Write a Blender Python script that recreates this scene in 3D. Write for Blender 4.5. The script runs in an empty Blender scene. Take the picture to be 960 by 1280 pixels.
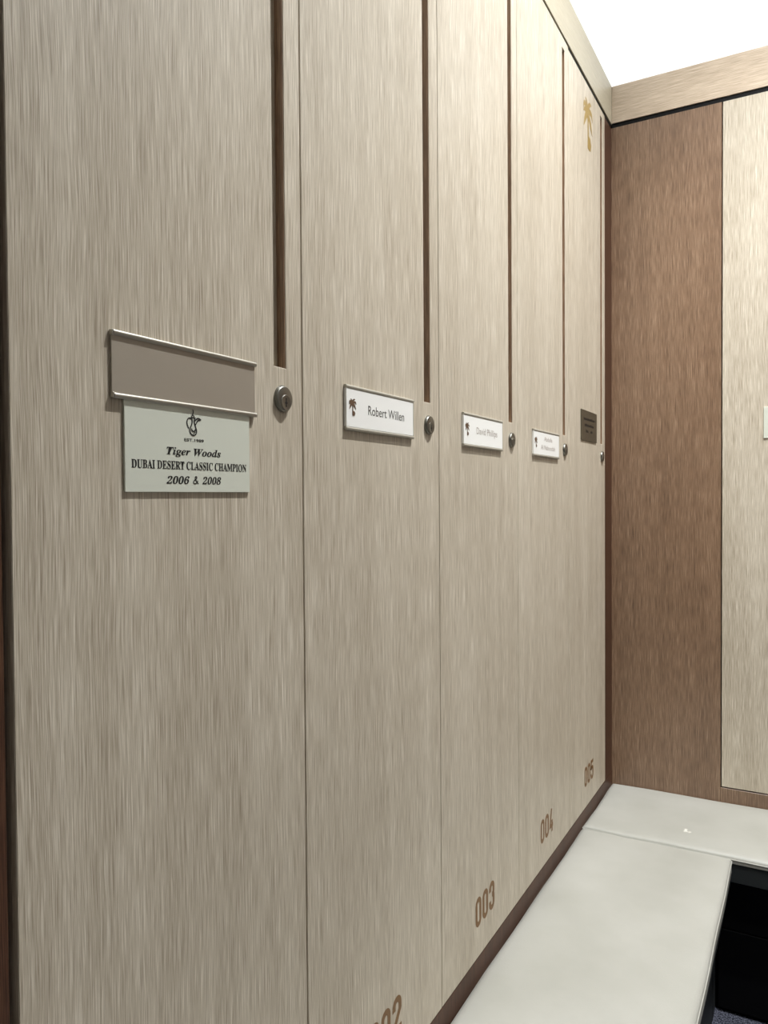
import bpy, bmesh, math, random
from mathutils import Vector, Matrix
random.seed(7)
S = bpy.context.scene
COL = S.collection

# ---------------------------------------------------------------- camera
CAMZ = 1.37                                   # eye height above the floor
cd = bpy.data.cameras.new('camera')
cam = bpy.data.objects.new('camera', cd); COL.objects.link(cam)
cd.sensor_fit = 'VERTICAL'; cd.sensor_height = 36.0
cd.lens = 945.98 / 1280 * 36.0
cd.clip_start = 0.02
rgt = Vector((0.8711612, 0.4909500, -0.0067969))
upv = Vector((-0.0038909, 0.0207455, 0.9997773))
fwd = Vector((-0.4909816, 0.8709407, -0.0199829))
m = Matrix((rgt, upv, -fwd)).transposed().to_4x4()
m.translation = Vector((0.554, 0.0, CAMZ))
cam.matrix_world = m
S.camera = cam

# ---------------------------------------------------------------- world, light, exposure
S.view_settings.view_transform = 'Standard'
S.view_settings.look = 'None'
S.view_settings.gamma = 1.0
S.view_settings.exposure = 0.06
S.view_settings.use_curve_mapping = False
W = bpy.data.worlds.new('world'); S.world = W; W.use_nodes = True
W.node_tree.nodes['Background'].inputs[0].default_value = (1, 1, 1, 1)
W.node_tree.nodes['Background'].inputs[1].default_value = 0.05

def area(name, loc, rot, sx, sy, power, col=(0.965, 0.985, 1.0), spread=180):
    l = bpy.data.lights.new(name, 'AREA'); l.shape = 'RECTANGLE'; l.size = sx; l.size_y = sy
    l.energy = power; l.color = col; l.spread = math.radians(spread)
    o = bpy.data.objects.new(name, l); COL.objects.link(o); o.location = loc; o.rotation_euler = rot
    return o
def spot(name, loc, target, power, angle, blend, radius, col=(0.965, 0.985, 1.0)):
    l = bpy.data.lights.new(name, 'SPOT'); l.energy = power; l.spot_size = math.radians(angle)
    l.spot_blend = blend; l.shadow_soft_size = radius; l.color = col
    o = bpy.data.objects.new(name, l); COL.objects.link(o); o.location = loc
    o.rotation_euler = (Vector(target) - Vector(loc)).to_track_quat('-Z', 'Y').to_euler()
    return o
CEIL = CAMZ + 2.50
PI = math.pi
# LED strips hidden in the coves behind the two cornices, shining up on the ceiling
area('cove_light', (-0.20, 1.1, CAMZ + 1.27), (PI, 0, 0), 0.10, 3.0, 24)
area('cove_light', (1.15, 2.68, CAMZ + 1.27), (PI, 0, 0), 2.6, 0.10, 12)
# a row of recessed downlights in the ceiling in front of the lockers, plus an added fill spot aimed at the far row
spot('downlight', (0.86, 1.42, CEIL - 0.02), (0.74, 1.68, 0), 355, 90, 0.7, 0.014)
spot('downlight', (0.85, 2.00, CEIL - 0.02), (0.70, 1.95, 0), 95, 96, 0.6, 0.014)
spot('downlight', (1.30, 0.60, CEIL - 0.02), (0.60, 2.30, 0.5), 165, 58, 0.9, 0.05)  # unseen fill, put in to brighten the far wall's door

# ---------------------------------------------------------------- helpers
def lin(c):
    return tuple(((v / 255) / 12.92 if v / 255 <= 0.04045 else ((v / 255 + 0.055) / 1.055) ** 2.4) for v in c) + (1,)

class MB:
    def __init__(self): self.bm = bmesh.new(); self.lift = 0.0
    def box(self, x0, x1, y0, y1, z0, z1, bev=0, seg=2, mat=0):
        r = bmesh.ops.create_cube(self.bm, size=1)
        bmesh.ops.transform(self.bm, verts=r['verts'], matrix=Matrix.Translation(((x0+x1)/2, (y0+y1)/2, (z0+z1)/2)) @ Matrix.Diagonal((x1-x0, y1-y0, z1-z0, 1)))
        fs = list({f for v in r['verts'] for f in v.link_faces})
        for f in fs: f.material_index = mat
        if bev:
            es = list({e for f in fs for e in f.edges})
            bmesh.ops.bevel(self.bm, geom=es, offset=bev, segments=seg, affect='EDGES', profile=0.5)
        return self
    def quad(self, pts, mat=0):
        f = self.bm.faces.new([self.bm.verts.new(p) for p in pts]); f.material_index = mat; return self
    def lathe_x(self, cy, cz, prof, n=40):
        """profile of (radius, x) turned about an axis along x"""
        rings = []
        for r, x in prof:
            rings.append([self.bm.verts.new((x, cy + r*math.cos(2*PI*i/n), cz + r*math.sin(2*PI*i/n))) for i in range(n)] if r > 1e-6 else [self.bm.verts.new((x, cy, cz))])
        for a, b in zip(rings, rings[1:]):
            for i in range(n):
                j = (i+1) % n
                if len(b) == 1: self.bm.faces.new((a[i], a[j], b[0]))
                elif len(a) == 1: self.bm.faces.new((a[0], b[j], b[i]))
                else: self.bm.faces.new((a[i], a[j], b[j], b[i]))
        return self
    def tube(self, pts, r, n=10, closed=False):
        pts = [Vector(p) for p in pts]; N = len(pts); rings = []
        for i, p in enumerate(pts):
            a = pts[(i-1) % N] if (closed or i) else p; b = pts[(i+1) % N] if (closed or i < N-1) else p
            t = (b - a).normalized()
            u = t.cross(Vector((0, 0, 1)) if abs(t.z) < 0.95 else Vector((1, 0, 0))).normalized(); v = t.cross(u)
            rings.append([self.bm.verts.new(p + r*(math.cos(2*PI*k/n)*u + math.sin(2*PI*k/n)*v)) for k in range(n)])
        for i in range(N if closed else N-1):
            a, b = rings[i], rings[(i+1) % N]
            for k in range(n): self.bm.faces.new((a[k], a[(k+1) % n], b[(k+1) % n], b[k]))
        if not closed:
            self.bm.faces.new(rings[0][::-1]); self.bm.faces.new(rings[-1])
        return self
    def poly(self, pts, x0, x1):
        """closed outline of (y, z) points given a thickness from x0 to x1"""
        f = self.bm.faces.new([self.bm.verts.new((x0, y, z)) for y, z in pts])
        r = bmesh.ops.extrude_face_region(self.bm, geom=[f])
        bmesh.ops.translate(self.bm, vec=(x1-x0, 0, 0), verts=[g for g in r['geom'] if isinstance(g, bmesh.types.BMVert)])
        return self
    def profile_y(self, pts, y0, y1):
        """closed outline of (x, z) points swept along y"""
        f = self.bm.faces.new([self.bm.verts.new((x, y0, z)) for x, z in pts])
        r = bmesh.ops.extrude_face_region(self.bm, geom=[f])
        bmesh.ops.translate(self.bm, vec=(0, y1-y0, 0), verts=[g for g in r['geom'] if isinstance(g, bmesh.types.BMVert)])
        return self
    def ribbon(self, pts, w, x0, x1, closed=False):
        """flat stroke of width w along (y, z) points, printed between x0 and x1"""
        P = [Vector((y, z)) for y, z in pts]; N = len(P); L = []; R = []
        x1 += self.lift; self.lift += .00002                       # crossing strokes lie one over the other
        for i in range(N):
            a = P[(i-1) % N] if (closed or i) else None; b = P[(i+1) % N] if (closed or i < N-1) else None
            d1 = (P[i]-a).normalized() if a is not None else None; d2 = (b-P[i]).normalized() if b is not None else None
            if d1 is None: d1 = d2
            if d2 is None: d2 = d1
            t = (d1+d2); t = t.normalized() if t.length > 1e-6 else d1
            n = Vector((-t.y, t.x)); k = max(0.45, n.dot(Vector((-d1.y, d1.x))))
            L.append(P[i] + n*w/2/k); R.append(P[i] - n*w/2/k)
        V = [[self.bm.verts.new((x, q.x, q.y)) for q in side] for x in (x0, x1) for side in (L, R)]
        for i in range(N if closed else N-1):
            j = (i+1) % N
            self.bm.faces.new((V[2][i], V[3][i], V[3][j], V[2][j])); self.bm.faces.new((V[0][i], V[0][j], V[1][j], V[1][i]))
            self.bm.faces.new((V[0][i], V[2][i], V[2][j], V[0][j])); self.bm.faces.new((V[1][i], V[1][j], V[3][j], V[3][i]))
        return self
    def build(self, name, mat, parent=None, smooth=False, kind=None):
        bmesh.ops.recalc_face_normals(self.bm, faces=self.bm.faces[:])
        me = bpy.data.meshes.new(name); self.bm.to_mesh(me); self.bm.free()
        for mm in (mat if isinstance(mat, (list, tuple)) else [mat]): me.materials.append(mm)
        o = bpy.data.objects.new(name, me); COL.objects.link(o)
        if parent is not None: o.parent = parent
        if kind: o['kind'] = kind
        if smooth:
            for p in me.polygons: p.use_smooth = True
            if smooth != 'all': me.set_sharp_from_angle(angle=math.radians(38))
        return o

def thing(name, label, cat, loc=(0, 0, 0), rz=0, group=None):
    o = bpy.data.objects.new(name, None); COL.objects.link(o); o.empty_display_size = 0.1
    o.location = loc; o.rotation_euler = (0, 0, rz); o['label'] = label; o['category'] = cat
    if group: o['group'] = group
    return o

def chaikin(pts, n=2, closed=False):
    for _ in range(n):
        q = []
        M_ = len(pts)
        if not closed: q.append(pts[0])
        for i in range(M_ if closed else M_-1):
            a, b = pts[i], pts[(i+1) % M_]
            q += [(a[0]*.75+b[0]*.25, a[1]*.75+b[1]*.25), (a[0]*.25+b[0]*.75, a[1]*.25+b[1]*.75)]
        if not closed: q.append(pts[-1])
        pts = q
    return pts

# ---------------------------------------------------------------- materials
def mat_base(name):
    mt = bpy.data.materials.new(name); mt.use_nodes = True
    nt = mt.node_tree; return mt, nt, nt.nodes['Principled BSDF']
def N(nt, t, **kw):
    n = nt.nodes.new(t)
    for k, v in kw.items(): setattr(n, k, v)
    return n
def math_(nt, op, a, b=None):
    n = N(nt, 'ShaderNodeMath', operation=op)
    for i, v in enumerate((a, b)):
        if v is None: continue
        if isinstance(v, (int, float)): n.inputs[i].default_value = v
        else: nt.links.new(v, n.inputs[i])
    return n.outputs[0]

def laminate(name, dark, mid, light, axis='z', rough=0.42, fine=1.0, bump=0.10, spec=0.4, contrast=1.0):
    """wood-look laminate: fine streaks running along one axis"""
    mt, nt, b = mat_base(name)
    geo = N(nt, 'ShaderNodeNewGeometry'); sep = N(nt, 'ShaderNodeSeparateXYZ'); nt.links.new(geo.outputs['Position'], sep.inputs[0])
    X, Y, Z = sep.outputs
    if axis == 'z': across = math_(nt, 'ADD', X, Y); along = Z
    elif axis == 'y': across = math_(nt, 'ADD', X, Z); along = Y
    else: across = math_(nt, 'ADD', Y, Z); along = X
    def noise(sa, sl, detail, rough_, off=0.0, src=None):
        c = N(nt, 'ShaderNodeCombineXYZ')
        nt.links.new(math_(nt, 'MULTIPLY', src if src is not None else across, sa), c.inputs[0])
        nt.links.new(math_(nt, 'MULTIPLY', along, sl), c.inputs[1]); c.inputs[2].default_value = off
        n = N(nt, 'ShaderNodeTexNoise'); n.inputs['Scale'].default_value = 1.0
        n.inputs['Detail'].default_value = detail; n.inputs['Roughness'].default_value = rough_
        nt.links.new(c.outputs[0], n.inputs['Vector']); return n.outputs[0]
    wob = noise(9, 3.5, 2, 0.5, 3.1)
    wob2 = noise(60, 14, 1, 0.5, 8.3)
    a2 = math_(nt, 'ADD', across, math_(nt, 'MULTIPLY', wob, 0.012))
    a2 = math_(nt, 'ADD', a2, math_(nt, 'MULTIPLY', wob2, 0.0016))
    f1 = noise(1250*fine, 18, 3, 0.6, 0.0, a2)
    f2 = noise(430*fine, 5.5, 2, 0.55, 5.0, a2)
    f3 = noise(26, 1.3, 2, 0.5, 9.0, a2)
    f4 = noise(4.0, 1.6, 2, 0.5, 12.0)
    v = math_(nt, 'ADD', math_(nt, 'MULTIPLY', f1, 0.74), math_(nt, 'MULTIPLY', f2, 0.20))
    v = math_(nt, 'ADD', v, math_(nt, 'MULTIPLY', f3, 0.14))
    v = math_(nt, 'ADD', v, math_(nt, 'MULTIPLY', f4, 0.08))
    v = math_(nt, 'ADD', math_(nt, 'MULTIPLY', math_(nt, 'SUBTRACT', v, 0.58), 2.9*contrast), 0.5)
    r = N(nt, 'ShaderNodeValToRGB'); r.color_ramp.elements[0].position = 0.0; r.color_ramp.elements[1].position = 1.0
    r.color_ramp.elements[0].color = lin(dark); r.color_ramp.elements[1].color = lin(light)
    e = r.color_ramp.elements.new(0.5); e.color = lin(mid)
    nt.links.new(v, r.inputs[0]); nt.links.new(r.outputs[0], b.inputs['Base Color'])
    b.inputs['Roughness'].default_value = rough; b.inputs['Specular IOR Level'].default_value = spec
    bp = N(nt, 'ShaderNodeBump'); bp.inputs['Strength'].default_value = bump; bp.inputs['Distance'].default_value = 0.0005
    nt.links.new(v, bp.inputs['Height']); nt.links.new(bp.outputs[0], b.inputs['Normal'])
    return mt

def simple(name, col, rough=0.5, metal=0.0, spec=0.5, noise=0.0, scale=200, bump=0.0, stretch=None):
    mt, nt, b = mat_base(name)
    b.inputs['Base Color'].default_value = lin(col); b.inputs['Roughness'].default_value = rough
    b.inputs['Metallic'].default_value = metal; b.inputs['Specular IOR Level'].default_value = spec
    tc = N(nt, 'ShaderNodeNewGeometry'); mp = N(nt, 'ShaderNodeMapping'); nt.links.new(tc.outputs['Position'], mp.inputs[0])
    mp.inputs['Scale'].default_value = stretch or (1, 1, 1)
    n = N(nt, 'ShaderNodeTexNoise'); n.inputs['Scale'].default_value = scale; n.inputs['Detail'].default_value = 3
    nt.links.new(mp.outputs[0], n.inputs['Vector'])
    if noise:
        mr = N(nt, 'ShaderNodeMapRange'); mr.inputs[3].default_value = max(0.02, rough-noise); mr.inputs[4].default_value = rough+noise
        nt.links.new(n.outputs[0], mr.inputs[0]); nt.links.new(mr.outputs[0], b.inputs['Roughness'])
    if bump:
        bp = N(nt, 'ShaderNodeBump'); bp.inputs['Strength'].default_value = bump; bp.inputs['Distance'].default_value = 0.0006
        nt.links.new(n.outputs[0], bp.inputs['Height']); nt.links.new(bp.outputs[0], b.inputs['Normal'])
    return mt

M_light = laminate('pale_oak_laminate', (144, 130, 112), (188, 177, 158), (228, 219, 203))
M_dark = laminate('walnut_laminate', (82, 62, 46), (122, 95, 73), (162, 135, 110), fine=0.7, contrast=1.0, rough=0.30, spec=0.75)
M_dark2 = laminate('deep_walnut_laminate', (50, 32, 21), (74, 48, 34), (98, 68, 50), fine=0.7, rough=0.45, spec=0.25)
M_corn = laminate('pale_oak_laminate_along_y', (152, 142, 120), (177, 168, 146), (204, 196, 176), axis='y', fine=0.6, contrast=0.5)
M_cornx = laminate('pale_oak_laminate_along_x', (160, 142, 122), (194, 176, 154), (222, 206, 186), axis='x', fine=0.45, contrast=0.8)
M_black = simple('black_shadow_gap', (10, 10, 10), 0.7, spec=0.2)
M_plate = simple('satin_aluminium', (172, 163, 149), 0.40, 0.4, noise=0.06, scale=60)
M_rail = simple('polished_aluminium', (176, 172, 162), 0.42, 0.9, noise=0.04, scale=90)
M_nickel = simple('nickel', (132, 131, 124), 0.36, 1.0, noise=0.05, scale=300)
M_key = simple('keyhole_black', (8, 8, 8), 0.6)
M_card = simple('white_card', (243, 242, 237), 0.35, noise=0.03)
M_frame = simple('pewter_frame', (176, 172, 160), 0.42, 0.35, noise=0.05)
M_plaque = simple('silver_plaque', (216, 219, 205), 0.42, 0.15, noise=0.05, scale=80)
M_plaque2 = simple('tarnished_steel_plaque', (106, 101, 86), 0.40, 0.7, noise=0.06, scale=80)
M_ink = simple('black_ink', (14, 14, 15), 0.5)
M_greyink = simple('grey_ink', (70, 66, 62), 0.5)
M_paleink = simple('pale_ink', (172, 160, 150), 0.5)
M_bronze = simple('bronze_vinyl', (120, 84, 42), 0.5, 0.0)
M_gold = simple('gold_vinyl', (176, 150, 92), 0.38, 0.35)
M_palm = simple('palm_print_brown', (96, 72, 52), 0.5)
M_charcoal = simple('charcoal_grey', (40, 43, 43), 0.6, spec=0.3, noise=0.05)
M_base = simple('black_bench_base', (6, 6, 7), 0.6, spec=0.12)
M_white = simple('white_ceiling_paint', (240, 240, 238), 0.8, spec=0.2, noise=0.05, scale=30)
M_wall = simple('warm_wall_paint', (206, 204, 199), 0.8, spec=0.2, noise=0.05, scale=30)

def leather():
    mt, nt, b = mat_base('pale_grey_leather')
    geo = N(nt, 'ShaderNodeNewGeometry')
    n1 = N(nt, 'ShaderNodeTexNoise'); n1.inputs['Scale'].default_value = 5; n1.inputs['Detail'].default_value = 4
    n2 = N(nt, 'ShaderNodeTexVoronoi'); n2.inputs['Scale'].default_value = 520
    for n in (n1, n2): nt.links.new(geo.outputs['Position'], n.inputs['Vector'])
    r = N(nt, 'ShaderNodeValToRGB'); r.color_ramp.elements[0].color = lin((163, 162, 153)); r.color_ramp.elements[1].color = lin((176, 175, 167))
    r.color_ramp.elements[0].position = 0.3; r.color_ramp.elements[1].position = 0.7
    nt.links.new(n1.outputs[0], r.inputs[0])
    # a scuffed white mark on the far pad
    d = N(nt, 'ShaderNodeVectorMath', operation='DISTANCE'); d.inputs[1].default_value = SCUFF
    nt.links.new(geo.outputs['Position'], d.inputs[0])
    n3 = N(nt, 'ShaderNodeTexNoise'); n3.inputs['Scale'].default_value = 90; n3.inputs['Detail'].default_value = 2
    nt.links.new(geo.outputs['Position'], n3.inputs['Vector'])
    near = math_(nt, 'SUBTRACT', 1.0, math_(nt, 'MULTIPLY', d.outputs['Value'], 26))
    mk = N(nt, 'ShaderNodeMath', operation='MULTIPLY_ADD', use_clamp=True); nt.links.new(math_(nt, 'MULTIPLY', n3.outputs[0], math_(nt, 'MAXIMUM', near, 0)), mk.inputs[0])
    mk.inputs[1].default_value = 7; mk.inputs[2].default_value = -2.6
    mx = N(nt, 'ShaderNodeMix', data_type='RGBA'); nt.links.new(mk.outputs[0], mx.inputs[0]); nt.links.new(r.outputs[0], mx.inputs[6])
    mx.inputs[7].default_value = lin((222, 220, 210)); nt.links.new(mx.outputs[2], b.inputs['Base Color'])
    b.inputs['Roughness'].default_value = 0.46; b.inputs['Specular IOR Level'].default_value = 0.45
    bp = N(nt, 'ShaderNodeBump'); bp.inputs['Strength'].default_value = 0.16; bp.inputs['Distance'].default_value = 0.0006
    nt.links.new(n2.outputs[0], bp.inputs['Height']); nt.links.new(bp.outputs[0], b.inputs['Normal'])
    return mt
SCUFF = (0.262, 2.188, CAMZ - 0.915)
M_leather = leather()

def carpet():
    mt, nt, b = mat_base('blue_grey_carpet')
    geo = N(nt, 'ShaderNodeNewGeometry')
    n = N(nt, 'ShaderNodeTexNoise'); n.inputs['Scale'].default_value = 260; n.inputs['Detail'].default_value = 3
    nt.links.new(geo.outputs['Position'], n.inputs['Vector'])
    r = N(nt, 'ShaderNodeValToRGB'); e = r.color_ramp.elements
    e[0].position = 0.40; e[0].color = lin((26, 28, 36)); e[1].position = 0.66; e[1].color = lin((112, 114, 128))
    nt.links.new(n.outputs[0], r.inputs[0]); nt.links.new(r.outputs[0], b.inputs['Base Color'])
    b.inputs['Roughness'].default_value = 0.95; b.inputs['Specular IOR Level'].default_value = 0.1
    bp = N(nt, 'ShaderNodeBump'); bp.inputs['Strength'].default_value = 0.6; bp.inputs['Distance'].default_value = 0.004
    nt.links.new(n.outputs[0], bp.inputs['Height']); nt.links.new(bp.outputs[0], b.inputs['Normal'])
    return mt
M_carpet = carpet()

# ---------------------------------------------------------------- the room (heights h are measured from the eye)
def H(h): return CAMZ + h
X0, X1, Y0, Y1 = -0.52, 2.6, -1.6, 3.0
YB = 2.470                                      # face of the back row
MB().box(X0-.05, X1+.05, Y0-.05, Y1+.05, -0.05, 0).build('floor', M_carpet, kind='structure')
MB().box(X0-.05, X1+.05, Y0-.05, Y1+.05, CEIL, CEIL+.05).build('ceiling', M_white, kind='structure')
MB().box(X0-.05, X0, Y0, Y1, 0, CEIL).build('wall_left', M_white, kind='structure')
MB().box(X0, X1, Y1, Y1+.05, 0, CEIL).build('wall_back', M_white, kind='structure')
MB().box(X1, X1+.05, Y0, Y1, 0, CEIL).build('wall_right', M_wall, kind='structure')
MB().box(X0, X1, Y0-.05, Y0, 0, CEIL).build('wall_front', M_wall, kind='structure')
# cornices above the lockers, with the dust boards and black strips that paint the gap's shade
MB().box(-.020, 0, Y0, YB+.020, H(1.1757), H(1.2945), .0006, 1).build('trim_1', M_corn, kind='structure')
MB().box(0.0003, X1, YB, YB+.020, H(1.1780), H(1.2938), .0006, 1).build('trim_2', M_cornx, kind='structure')
MB().box(X0, -.0206, Y0, Y1, H(1.172), H(1.190)).box(-.0300, -.0030, Y0, YB+.003, H(1.1668), H(1.1755)).build('trim_3', M_black, kind='structure')
MB().box(-.0200, X1, YB+.0206, Y1, H(1.172), H(1.190)).box(.0003, X1, YB+.0030, YB+.03, H(1.1640), H(1.1778)).build('trim_4', M_black, kind='structure')
# corner filler between the two rows, dark end panel nearest the camera, plinths below the lockers
MB().box(-.5, -.0008, 2.3768, YB-.0005, H(-.8885), H(1.1610), .0006, 1).build('trim_5', M_dark2, kind='structure')
MB().box(-.5, -.0015, Y0, .3715, H(-.8885), H(1.1665), .0006, 1).build('trim_6', M_dark2, kind='structure')
MB().box(-.5, -.0004, Y0, YB-.0005, 0, H(-.8893), .0006, 1).build('trim_7', M_dark2, kind='structure')
MB().box(.3207, X1, YB+.0002, Y1-.01, 0, H(-.8835), .0006, 1).build('trim_8', M_dark, kind='structure')
MB().box(-.02, .3202, YB+.0004, Y1-.01, 0, H(1.1635), .0006, 1).build('trim_9', M_dark, kind='structure')
MB().box(.7235, X1, YB+.0004, Y1-.01, H(-.8830), H(1.1635), .0006, 1).build('trim_10', M_dark, kind='structure')

# ---------------------------------------------------------------- lettering
def to_serif(s, u, l, d):
    o = ''
    for c in s:
        if 'A' <= c <= 'Z': o += chr(u + ord(c) - 65)
        elif 'a' <= c <= 'z': o += chr(l + ord(c) - 97)
        elif '0' <= c <= '9' and d: o += chr(d + ord(c) - 48)
        else: o += c
    return o
def text_mesh(body, y0, y1, z0, z1, x, shear=0.0, offset=0.0):
    """lettering as a thin flat mesh filling the box y0..y1, z0..z1 of the face at x"""
    c = bpy.data.curves.new('lettering', 'FONT'); c.body = body; c.size = 1; c.resolution_u = 3; c.shear = shear; c.offset = offset
    o = bpy.data.objects.new('lettering', c); COL.objects.link(o)
    me = bpy.data.meshes.new_from_object(o.evaluated_get(bpy.context.evaluated_depsgraph_get()))
    bpy.data.objects.remove(o); bpy.data.curves.remove(c)
    xs = [v.co.x for v in me.vertices]; ys = [v.co.y for v in me.vertices]
    ax, bx, ay, by = min(xs), max(xs), min(ys), max(ys)
    for v in me.vertices:
        v.co = (x, y0 + (v.co.x-ax)/(bx-ax)*(y1-y0), z0 + (v.co.y-ay)/(by-ay)*(z1-z0))
    return me
def join_text(name, meshes, mat, parent):
    bm = bmesh.new()
    for me in meshes: bm.from_mesh(me)
    me = bpy.data.meshes.new(name); bm.to_mesh(me); bm.free(); me.materials.clear(); me.materials.append(mat)
    o = bpy.data.objects.new(name, me); COL.objects.link(o); o.parent = parent
    return o

def arc(cy, cz, ry, rz, a0, a1, n=10):
    return [(cy + ry*math.cos(math.radians(a0+(a1-a0)*i/n)), cz + rz*math.sin(math.radians(a0+(a1-a0)*i/n))) for i in range(n+1)]
def digit_strokes(d, w, h, s):
    """centre lines of a condensed rounded digit in a box w x h with stroke s"""
    a, b, t, u = s/2, w-s/2, h-s/2, s/2; r = (w-s)/2; c = w/2
    if d == '0': return [(arc(c, t-r, r, r, 0, 180) + arc(c, u+r, r, r, 180, 360), True)]
    if d == '1': return [([(w*.15, h*.74), (c+s*.1, t-s*.1), (c+s*.1, 0)], False)]
    if d == '2': return [(arc(c, t-r, r, r, 180, 0)[:] + [(b, h*.60), (a+s*.2, h*.20), (a+s*.1, u), (w, u)], False), ([(a, t-r), (a, h*.64)], False)]
    if d == '3': return [([(a, h*.66)] + arc(c, t-r, r, r, 180, 0) + [(b, h*.60)] + arc(c, h*.59, r, h*.07, 0, -80, 5), False),
                         (arc(c, h*.45, r, h*.07, 80, 0, 5) + [(b, h*.4)] + arc(c, u+r, r, r, 0, -180) + [(a, h*.34)], False)]
    if d == '4': return [([(w*.58, h), (a*1.0, h*.27), (w*.98, h*.27)], False), ([(w*.70, h*.50), (w*.70, 0)], False)]
    if d == '5': return [([(w*.95, t), (a, t), (a, h*.52)] + arc(c, h*.52, r, h*.09, 180, 0, 8) + arc(c, u+r, r, r, 0, -180) + [(a, h*.30)], False)]
    return []
def number_mesh(text, cy, z0, h, x0, x1):
    mb = MB(); w, s, g = .0290, .0096, .0060
    y = cy - (len(text)*w + (len(text)-1)*g)/2
    for ch in text:
        for pts, cl in digit_strokes(ch, w, h, s):
            mb.ribbon([(y+p, z0+q) for p, q in pts], s, x0, x1, cl)
        y += w + g
    return mb
def palm_mesh(y0, z0, w, h, x0, x1):
    """palm emblem: seven tapering fronds, thin trunk and a solid foot; drawn in a unit box"""
    mb = MB()
    def P(px, py):
        py = py - .22*(px-330); return (y0 + (px-180)/310*w, z0 + (960-py)/700*h)
    def leaf(path, wd):
        pts = chaikin([P(*p) for p in path], 2); n = len(pts)
        L, R = [], []
        for i, p in enumerate(pts):
            q0 = Vector(pts[max(0, i-1)]); q1 = Vector(pts[min(n-1, i+1)]); t = (q1-q0).normalized(); k = i/(n-1)
            ww = wd*w*(0.28 + 1.0*math.sin(PI*min(1, k*1.02)**0.8))*(1-k**5)/2 + 1e-6
            L.append((p[0]-t.y*ww, p[1]+t.x*ww)); R.append((p[0]+t.y*ww, p[1]-t.x*ww))
        mb.lift += .00002
        for i in range(n-1):
            mb.poly([L[i], R[i], R[i+1], L[i+1]], x0, x1+mb.lift)
    leaf([(330, 460), (310, 360), (285, 300), (245, 265)], 0.118)
    leaf([(330, 455), (345, 360), (390, 300), (445, 300)], 0.118)
    leaf([(325, 455), (270, 380), (215, 340), (190, 440)], 0.124)
    leaf([(320, 465), (270, 440), (215, 440), (190, 480)], 0.093)
    leaf([(330, 450), (400, 400), (460, 430), (480, 520)], 0.124)
    leaf([(330, 470), (270, 500), (235, 580), (200, 680)], 0.136)
    leaf([(335, 470), (400, 540), (430, 620), (475, 715)], 0.136)
    mb.poly([P(*p) for p in ((316, 500), (354, 500), (356, 775), (322, 775))], x0, x1+.00018)
    mb.poly([P(*p) for p in ((322, 765), (350, 765), (400, 775), (440, 870), (412, 962), (322, 950))], x0, x1+.00020)
    return mb
def pot_mesh(x0, x1):
    """line drawing of a long-spouted coffee pot, from strokes"""
    mb = MB()
    def P(px, py): return (.5684 + (px-250)*6.02e-5, .0604 + EX + BASE0 - 4.31e-5*(py-830-.084*(px-250)))
    def st(pts, w, cl=False): mb.ribbon(chaikin([P(*p) for p in pts], 2, cl), w, x0, x1, cl)
    st([(455, 150), (472, 200), (450, 262)], .00135)
    st([(455, 262), (432, 300), (415, 335)], .0011); st([(455, 270), (480, 295), (498, 315)], .0008)
    st([(412, 332), (470, 336), (522, 346)], .0012)
    st([(432, 372), (400, 346), (345, 350), (312, 430), (322, 500), (342, 560), (362, 592)], .0013)
    st([(415, 345), (442, 400), (440, 460), (418, 525), (386, 590), (384, 680), (420, 740), (470, 760), (525, 740), (548, 665), (532, 595), (505, 510), (488, 430), (500, 350)], .0014)
    st([(425, 590), (430, 640), (465, 668), (512, 640), (522, 600)], .0013); st([(470, 705), (515, 680)], .0008)
    st([(515, 515), (545, 450), (585, 392), (650, 392)], .0012); st([(505, 415), (535, 372), (590, 342), (652, 388)], .0013)
    return mb
EX = 0.0

# ---------------------------------------------------------------- lockers
BASE0 = .8890                                   # locker base below the eye
PITCH, DW = .3995, .3972
LOCKERS = 'pale oak lockers along the walls'
def lz(h): return h + BASE0

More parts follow.
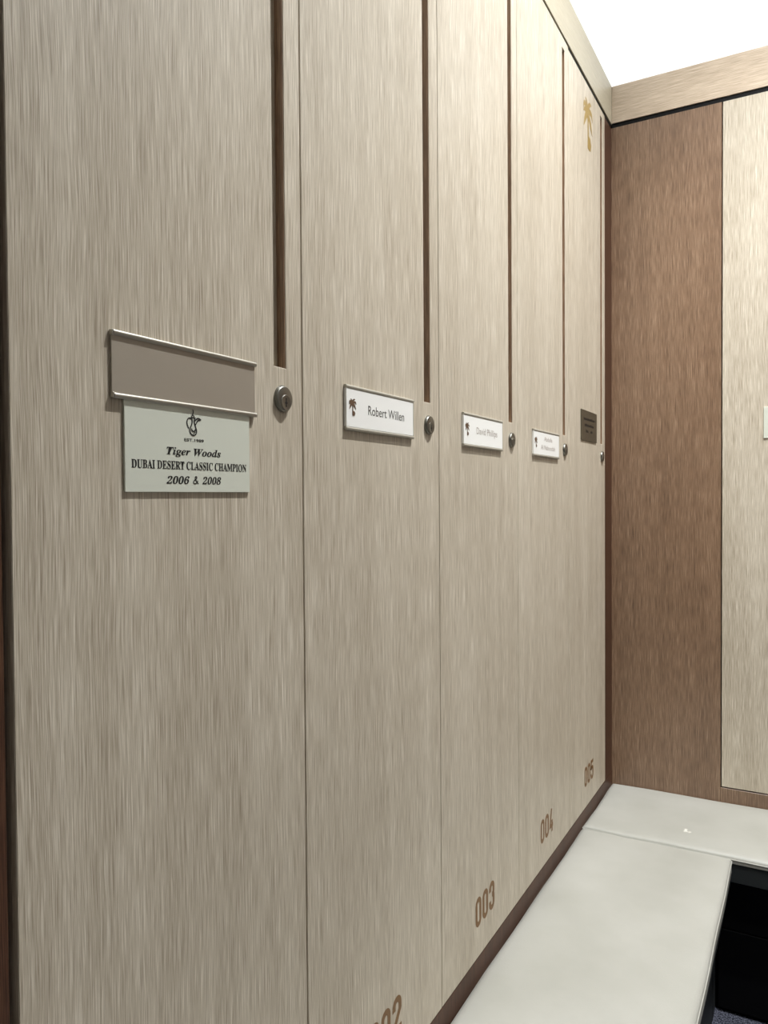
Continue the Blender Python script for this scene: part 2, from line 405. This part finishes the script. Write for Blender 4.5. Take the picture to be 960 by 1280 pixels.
def name_holder(root, cy, card=None):
    """slide-in name holder: back plate, top and bottom rails, optional card with print"""
    w = .0995 if card else .1015
    y0, y1, z0, z1 = cy-w, cy+w, lz(.0918), lz(.1534)
    hold = MB().box(.0003, .0026, y0, y1, z0+.0012, z1-.0012, .0003, 1).build('name_holder', M_plate if not card else M_frame, root)
    for nm, zc, sgn in (('top_rail', z1-.0022, 1), ('bottom_rail', z0+.0022, -1)):
        mb = MB(); a = .0024
        prof = [(.0006, zc-a*1.0), (.0040, zc-a*1.0), (.0049, zc-a*.6), (.0053, zc+a*.1), (.0048, zc+a*.7), (.0036, zc+a*1.05), (.0006, zc+a*1.05)]
        mb.profile_y(prof, y0-.0008 if card else y0+.0012, y1+.0008)
        r = mb.build(nm, M_rail if not card else M_frame, hold, smooth=not card)
        if not card: r['label'] = 'polished metal rail'
    if not card:
        MB().box(.0004, .0046, y0-.0006, y0+.0010, z0, z0+.0052, .0003, 1).build('end_clip', M_rail, hold)
        MB().box(.0004, .0046, y0-.0006, y0+.0010, z1-.0052, z1, .0003, 1).build('end_clip', M_rail, hold)
        return hold
    MB().box(.0027, .0042, y0+.0008, y1-.0008, z0+.0048, z1-.0048, .0003, 1).build('name_card', M_card, hold)
    MB().box(.0004, .0045, y0-.0004, y0+.0006, z0+.0008, z1-.0008, .0002, 1).build('end_edge', M_card, hold)
    MB().box(.0004, .0044, y1-.0008, y1+.0004, z0+.0008, z1-.0008, .0002, 1).build('end_edge', M_frame, hold)
    xf = .0044
    palm_mesh(y0+.0060, lz(.1118), .0197, .0238, xf, xf+.00008).build('palm_emblem', M_palm, hold)
    join_text('name_lettering', [text_mesh(t, y0+a, y0+b, lz(c), lz(d), xf) for t, a, b, c, d in card['lines']], card['ink'], hold)
    return hold

def cam_lock(root, cy, cz):
    r = .0160
    lk = MB().lathe_x(cy, cz, [(r, .0003), (r*1.01, .0012), (r, .0018), (r*.95, .0020), (r*.94, .0040), (r*.90, .0047), (r*.85, .0050), (0, .0050)]).build('cam_lock', M_nickel, root, smooth=True)
    pc = cz - .0046
    MB().lathe_x(cy+.001, pc, [(.0094, .0048), (.0094, .0053), (.0088, .0057), (.0078, .0055), (0, .0055)], 32).build('lock_plug', M_nickel, lk, smooth=True)
    kh = MB().poly([(cy+.001+a, pc+b) for a, b in ((-.0011, .0055), (.0011, .0055), (.0011, .0010), (.0024, .0004), (.0024, -.0012), (.0010, -.0018), (.0012, -.0052), (-.0012, -.0052), (-.0010, -.0018), (-.0022, -.0012), (-.0022, .0004), (-.0011, .0010))], .0054, .00565)
    kh.build('keyhole', M_key, lk)
    return lk

def locker(label, loc, rz, top, number=None, palm=False, holder=None, plaque=None):
    root = thing('locker', label, 'locker', loc, rz, LOCKERS)
    d = .48; t = .016; zt = lz(top)
    # carcass: two sides, back, top and bottom boards
    c = MB(); xf = -.0215
    c.box(-d, xf, .0002, t, .0006, zt-.001).box(-d, xf, PITCH-t, PITCH-.0002, .0006, zt-.001)
    c.box(-d, -d+.01, t, PITCH-t, .0006, zt-.001).box(-d, xf, t, PITCH-t, zt-.02, zt-.001).box(-d, xf, t, PITCH-t, .0006, .02)
    c.build('carcass', M_black, root)
    # door with a routed finger groove: front frame round the slot, slot floor behind it
    y0, y1, z0, z1 = (PITCH-DW)/2, (PITCH+DW)/2, .0016, zt
    gy0, gy1, gz0, gz1, gd, e = y1-.0555, y1-.0322, lz(.1560), lz(1.1390), .0125, .0007
    mb = MB()
    mb.box(-.0200, -gd, y0, y1, z0, z1)
    q = mb.quad
    # front face around the slot, chamfered outer edge
    O = [(y0+e, z0+e), (y1-e, z0+e), (y1-e, z1-e), (y0+e, z1-e)]; I = [(gy0-e, gz0-e), (gy1+e, gz0-e), (gy1+e, gz1+e), (gy0-e, gz1+e)]
    E = [(y0, z0), (y1, z0), (y1, z1), (y0, z1)]; G = [(gy0, gz0), (gy1, gz0), (gy1, gz1), (gy0, gz1)]
    for i in range(4):
        j = (i+1) % 4
        q([(0, *O[i]), (0, *O[j]), (0, *I[j]), (0, *I[i])])
        q([(0, *O[i]), (-e, *E[i]), (-e, *E[j]), (0, *O[j])])
        q([(-e, *E[i]), (-gd, *E[i]), (-gd, *E[j]), (-e, *E[j])])
        q([(0, *I[i]), (0, *I[j]), (-e, *G[j]), (-e, *G[i])])
        q([(-e, *G[i]), (-e, *G[j]), (-gd, *G[j]), (-gd, *G[i])])
    bmesh.ops.remove_doubles(mb.bm, verts=mb.bm.verts[:], dist=1e-5)
    door = mb.build('door', M_light, root)
    gl = MB().box(-gd+.0002, -.0010, gy1-.0012, gy1-.0001, gz0+.0004, gz1-.0004).build('finger_groove_lining', M_dark, door)
    gl['label'] = 'dark walnut lining of the groove'
    if number: number_mesh(number, PITCH/2+.001, lz(-.8285), .0570, .0002, .0003).build('number_lettering', M_bronze, door)
    if palm: palm_mesh(.1475, lz(.981), .1050, .1400, .0002, .0003).build('palm_emblem', M_gold, door)['label'] = 'gold palm tree emblem'
    cam_lock(root, y1-.0408, lz(.1185))
    if holder is not None: name_holder(root, PITCH/2+(-.0040 if holder else .0022), holder or None)
    if plaque: plaque(root)
    return root

def champion_plaque(root):
    o = Y_FIRST
    p = MB().box(.0003, .0024, .4920-o, .6704-o, lz(.0062), lz(.0960), .0003, 1).build('plaque', M_plaque, root)
    x = .0026; BI = (0x1D468, 0x1D482, 0); BD = (0x1D400, 0x1D41A, 0x1D7CE)
    T = [('EST.1989', .5683, .5966, .0577, .0608, dict(offset=.018)),
         (to_serif('Tiger Woods', *BI), .5440, .6226, .0412, .0512, dict(offset=.012)),
         (to_serif('DUBAI DESERT CLASSIC CHAMPION', *BD), .4996, .6644, .0287, .0372, dict(offset=.010)),
         (to_serif('2006', *BD), .5434, .5752, .0143, .0223, dict(shear=.22, offset=.01)),
         (to_serif('2008', *BD), .5938, .6225, .0143, .0223, dict(shear=.22, offset=.01))]
    tx = [text_mesh(s, a-o, b-o, lz(c), lz(d), x, **k) for s, a, b, c, d, k in T]
    L = join_text('engraved_lettering', tx, M_ink, p)
    amp = MB(); A = [(.5882, .0180), (.5868, .0162), (.5845, .0148), (.5820, .0147), (.5806, .0160), (.5812, .0178), (.5846, .0192), (.5866, .0208), (.5858, .0221), (.5840, .0220), (.5832, .0206), (.5846, .0184), (.5872, .0158), (.5892, .0149)]
    amp.ribbon(chaikin([(.5846+(a-.5846)*.85-o-.0004, lz(b)) for a, b in A], 2), .0012, x, x+.00005)
    amp.build('ampersand', M_ink, p)
    mb = pot_mesh(x, x+.00005)
    for v in mb.bm.verts: v.co.y -= o
    mb.build('coffee_pot_emblem', M_ink, p)

def grey_plaque(root):
    y = PITCH/2
    p = MB().box(.0003, .0026, y-.0855, y+.0865, lz(.1545), lz(.2395), .0003, 1).build('plaque', M_plaque2, root)
    mb = MB(); rr = random.Random(3)
    for a, b, z in ((-.061, .060, .2120), (-.051, .050, .1945), (-.036, .033, .1780)):
        c = a
        while c < b:                                            # print too blurred to read: a row of small strokes
            if z < .18 and -.012 < c < .010: c += .006; continue
            w = rr.uniform(.003, .0055); mb.box(.0027, .00276, y+c, y+c+w, lz(z), lz(z+rr.uniform(.0055, .0075))); c += w+.0011
    mb.build('blurred_lettering', M_ink, p)

def silver_plaque(root):
    MB().box(.0003, .0032, PITCH/2-.0880, PITCH/2+.0880, lz(.1560), lz(.2470), .0004, 1).build('plaque', M_plaque, root)

Y_FIRST = .3775
def at(i): return (0, Y_FIRST + i*PITCH, CAMZ - BASE0)
locker('pale oak locker nearest the camera, empty metal name holder above a silver champion plaque', at(0), 0, 1.1665, '001', holder={}, plaque=champion_plaque)
locker('pale oak locker numbered 002, white name card in dark print, second from the left', at(1), 0, 1.1665, '002',
       holder=dict(ink=M_greyink, lines=[('Robert Willen', .0582, .1672, .1168, .1300)]))
locker('pale oak locker numbered 003 with a white name card in grey print', at(2), 0, 1.1665, '003',
       holder=dict(ink=M_paleink, lines=[('David Phillips', .0604, .1680, .1136, .1302)]))
locker('pale oak locker numbered 004, white card with two faint lines of print', at(3), 0, 1.1665, '004',
       holder=dict(ink=M_paleink, lines=[('Abdulla', .0780, .1410, .1292, .1396), ('Al Naboodah', .0525, .1640, .1088, .1198)]))
locker('pale oak locker numbered 005 in the corner, gold palm emblem and small grey plaque', at(4), 0, 1.1610, '005', palm=True, plaque=grey_plaque)
locker('pale oak locker on the far wall, right of the dark walnut panel', (.3222, YB+.0008, CAMZ-BASE0+.0075), -PI/2, 1.1560, plaque=silver_plaque)

# ---------------------------------------------------------------- corner benches
def pad(name, x0, x1, y0, y1, ze, crown, thick, parent, ox, oy, sag=None):
    """upholstered pad: crowned top with rolled edges and slightly wavy sides"""
    nx, ny = 36, 60; bm = bmesh.new(); R = .016; rr = random.Random(5)
    ph = [rr.uniform(0, 6) for _ in range(6)]
    def e(t, L):                                                # distance-based roll near an edge
        d = min(t, L-t); return 1 if d > R else math.sqrt(max(0, 1-(1-d/R)**2))
    def grid(n, L):
        a = [0, .0015, .004, .008, .013, .018]; k = n-2*len(a)
        return a + [.018+(L-.036)*(i+1)/(k+1) for i in range(k)] + [L-v for v in a[::-1]]
    gx, gy = grid(nx, x1-x0), grid(ny, y1-y0); V = []
    for i, u in enumerate(gx):
        row = []
        for j, v in enumerate(gy):
            a, b = u/(x1-x0)*2-1, v/(y1-y0)*2-1
            z = ze - .0085 + .0085*min(e(u, x1-x0), e(v, y1-y0)) + crown*(1-a**4)*(1-abs(b)**6)
            z += .0009*math.sin(u*38+ph[0])*math.sin(v*23+ph[1]) + .0007*math.sin(v*61+ph[2])*math.sin(u*17+ph[3])
            wx = .0007*math.sin(v*19+ph[4])*(abs(a)**8)
            row.append(bm.verts.new((x0+u+wx-ox, y0+v-oy, z)))
        V.append(row)
    for i in range(nx-1):
        for j in range(ny-1): bm.faces.new((V[i][j], V[i+1][j], V[i+1][j+1], V[i][j+1]))
    loop = [V[i][0] for i in range(nx)] + [V[-1][j] for j in range(1, ny)] + [V[i][-1] for i in range(nx-2, -1, -1)] + [V[0][j] for j in range(ny-2, 0, -1)]
    low = [bm.verts.new((v.co.x, v.co.y, ze-thick)) for v in loop]
    for i in range(len(loop)):
        j = (i+1) % len(loop); bm.faces.new((loop[i], low[i], low[j], loop[j]))
    bm.faces.new(low)
    piping = [v.co.copy() for v in loop]
    mb = MB(); mb.bm.free(); mb.bm = bm
    o = mb.build(name, M_leather, parent, smooth=True)
    w = MB().tube([(p.x, p.y, p.z-.001) for p in piping], .0019, 8, True)
    w.build('piping', M_leather, o, smooth='all')
    return o

def bench(label, x0, x1, y0, y1, bx1, by0, ze_, thick, group):
    ox, oy = (x0+x1)/2, (y0+y1)/2
    root = thing('bench', label, 'bench', (ox, oy, 0), 0, group)
    ze = H(ze_)
    pad('seat_pad', x0, x1, y0, y1, ze, .010, thick, root, ox, oy)
    MB().box(x0+.002-ox, bx1[0]-ox, by0[0]-oy, y1-.002-oy, H(-.992), ze-thick-.0005, .001, 1).build('under_band', M_charcoal, root)['label'] = 'charcoal band under the pad'  # charcoal box closing the side below the pad
    return root, ox, oy
GB = 'upholstered corner benches'
r, ox, oy = bench('pale grey upholstered bench along the lockers, running toward the camera', .0020, .3830, -.60, 2.0965, (.380,), (-.598,), -.9265, .036, GB)
MB().box(.004-ox, .337-ox, -.59-oy, 2.0980-oy, .0, H(-.9925), .001, 1).build('base', M_charcoal, r)
r, ox, oy = bench('pale grey upholstered bench along the far wall with small white scuff', .0020, 2.40, 2.1010, 2.4675, (2.398,), (2.1035,), -.9235, .019, GB)
MB().box(.004-ox, 2.39-ox, 2.170-oy, 2.462-oy, .0, H(-.9925), .001, 1).box(.004-ox, .337-ox, 2.1025-oy, 2.1695-oy, .0, H(-.9925), .001, 1, mat=1).build('base', [M_base, M_charcoal], r)
for a, b in ((.345, .97), (.974, 1.60), (1.604, 2.386)):
    for z0, z1 in ((.012, H(-1.147)), (H(-1.143), H(-.9945))):
        MB().box(a-ox, b-ox, 2.158-oy, 2.1697-oy, z0, z1, .001, 1).build('base_panel', M_base, r)
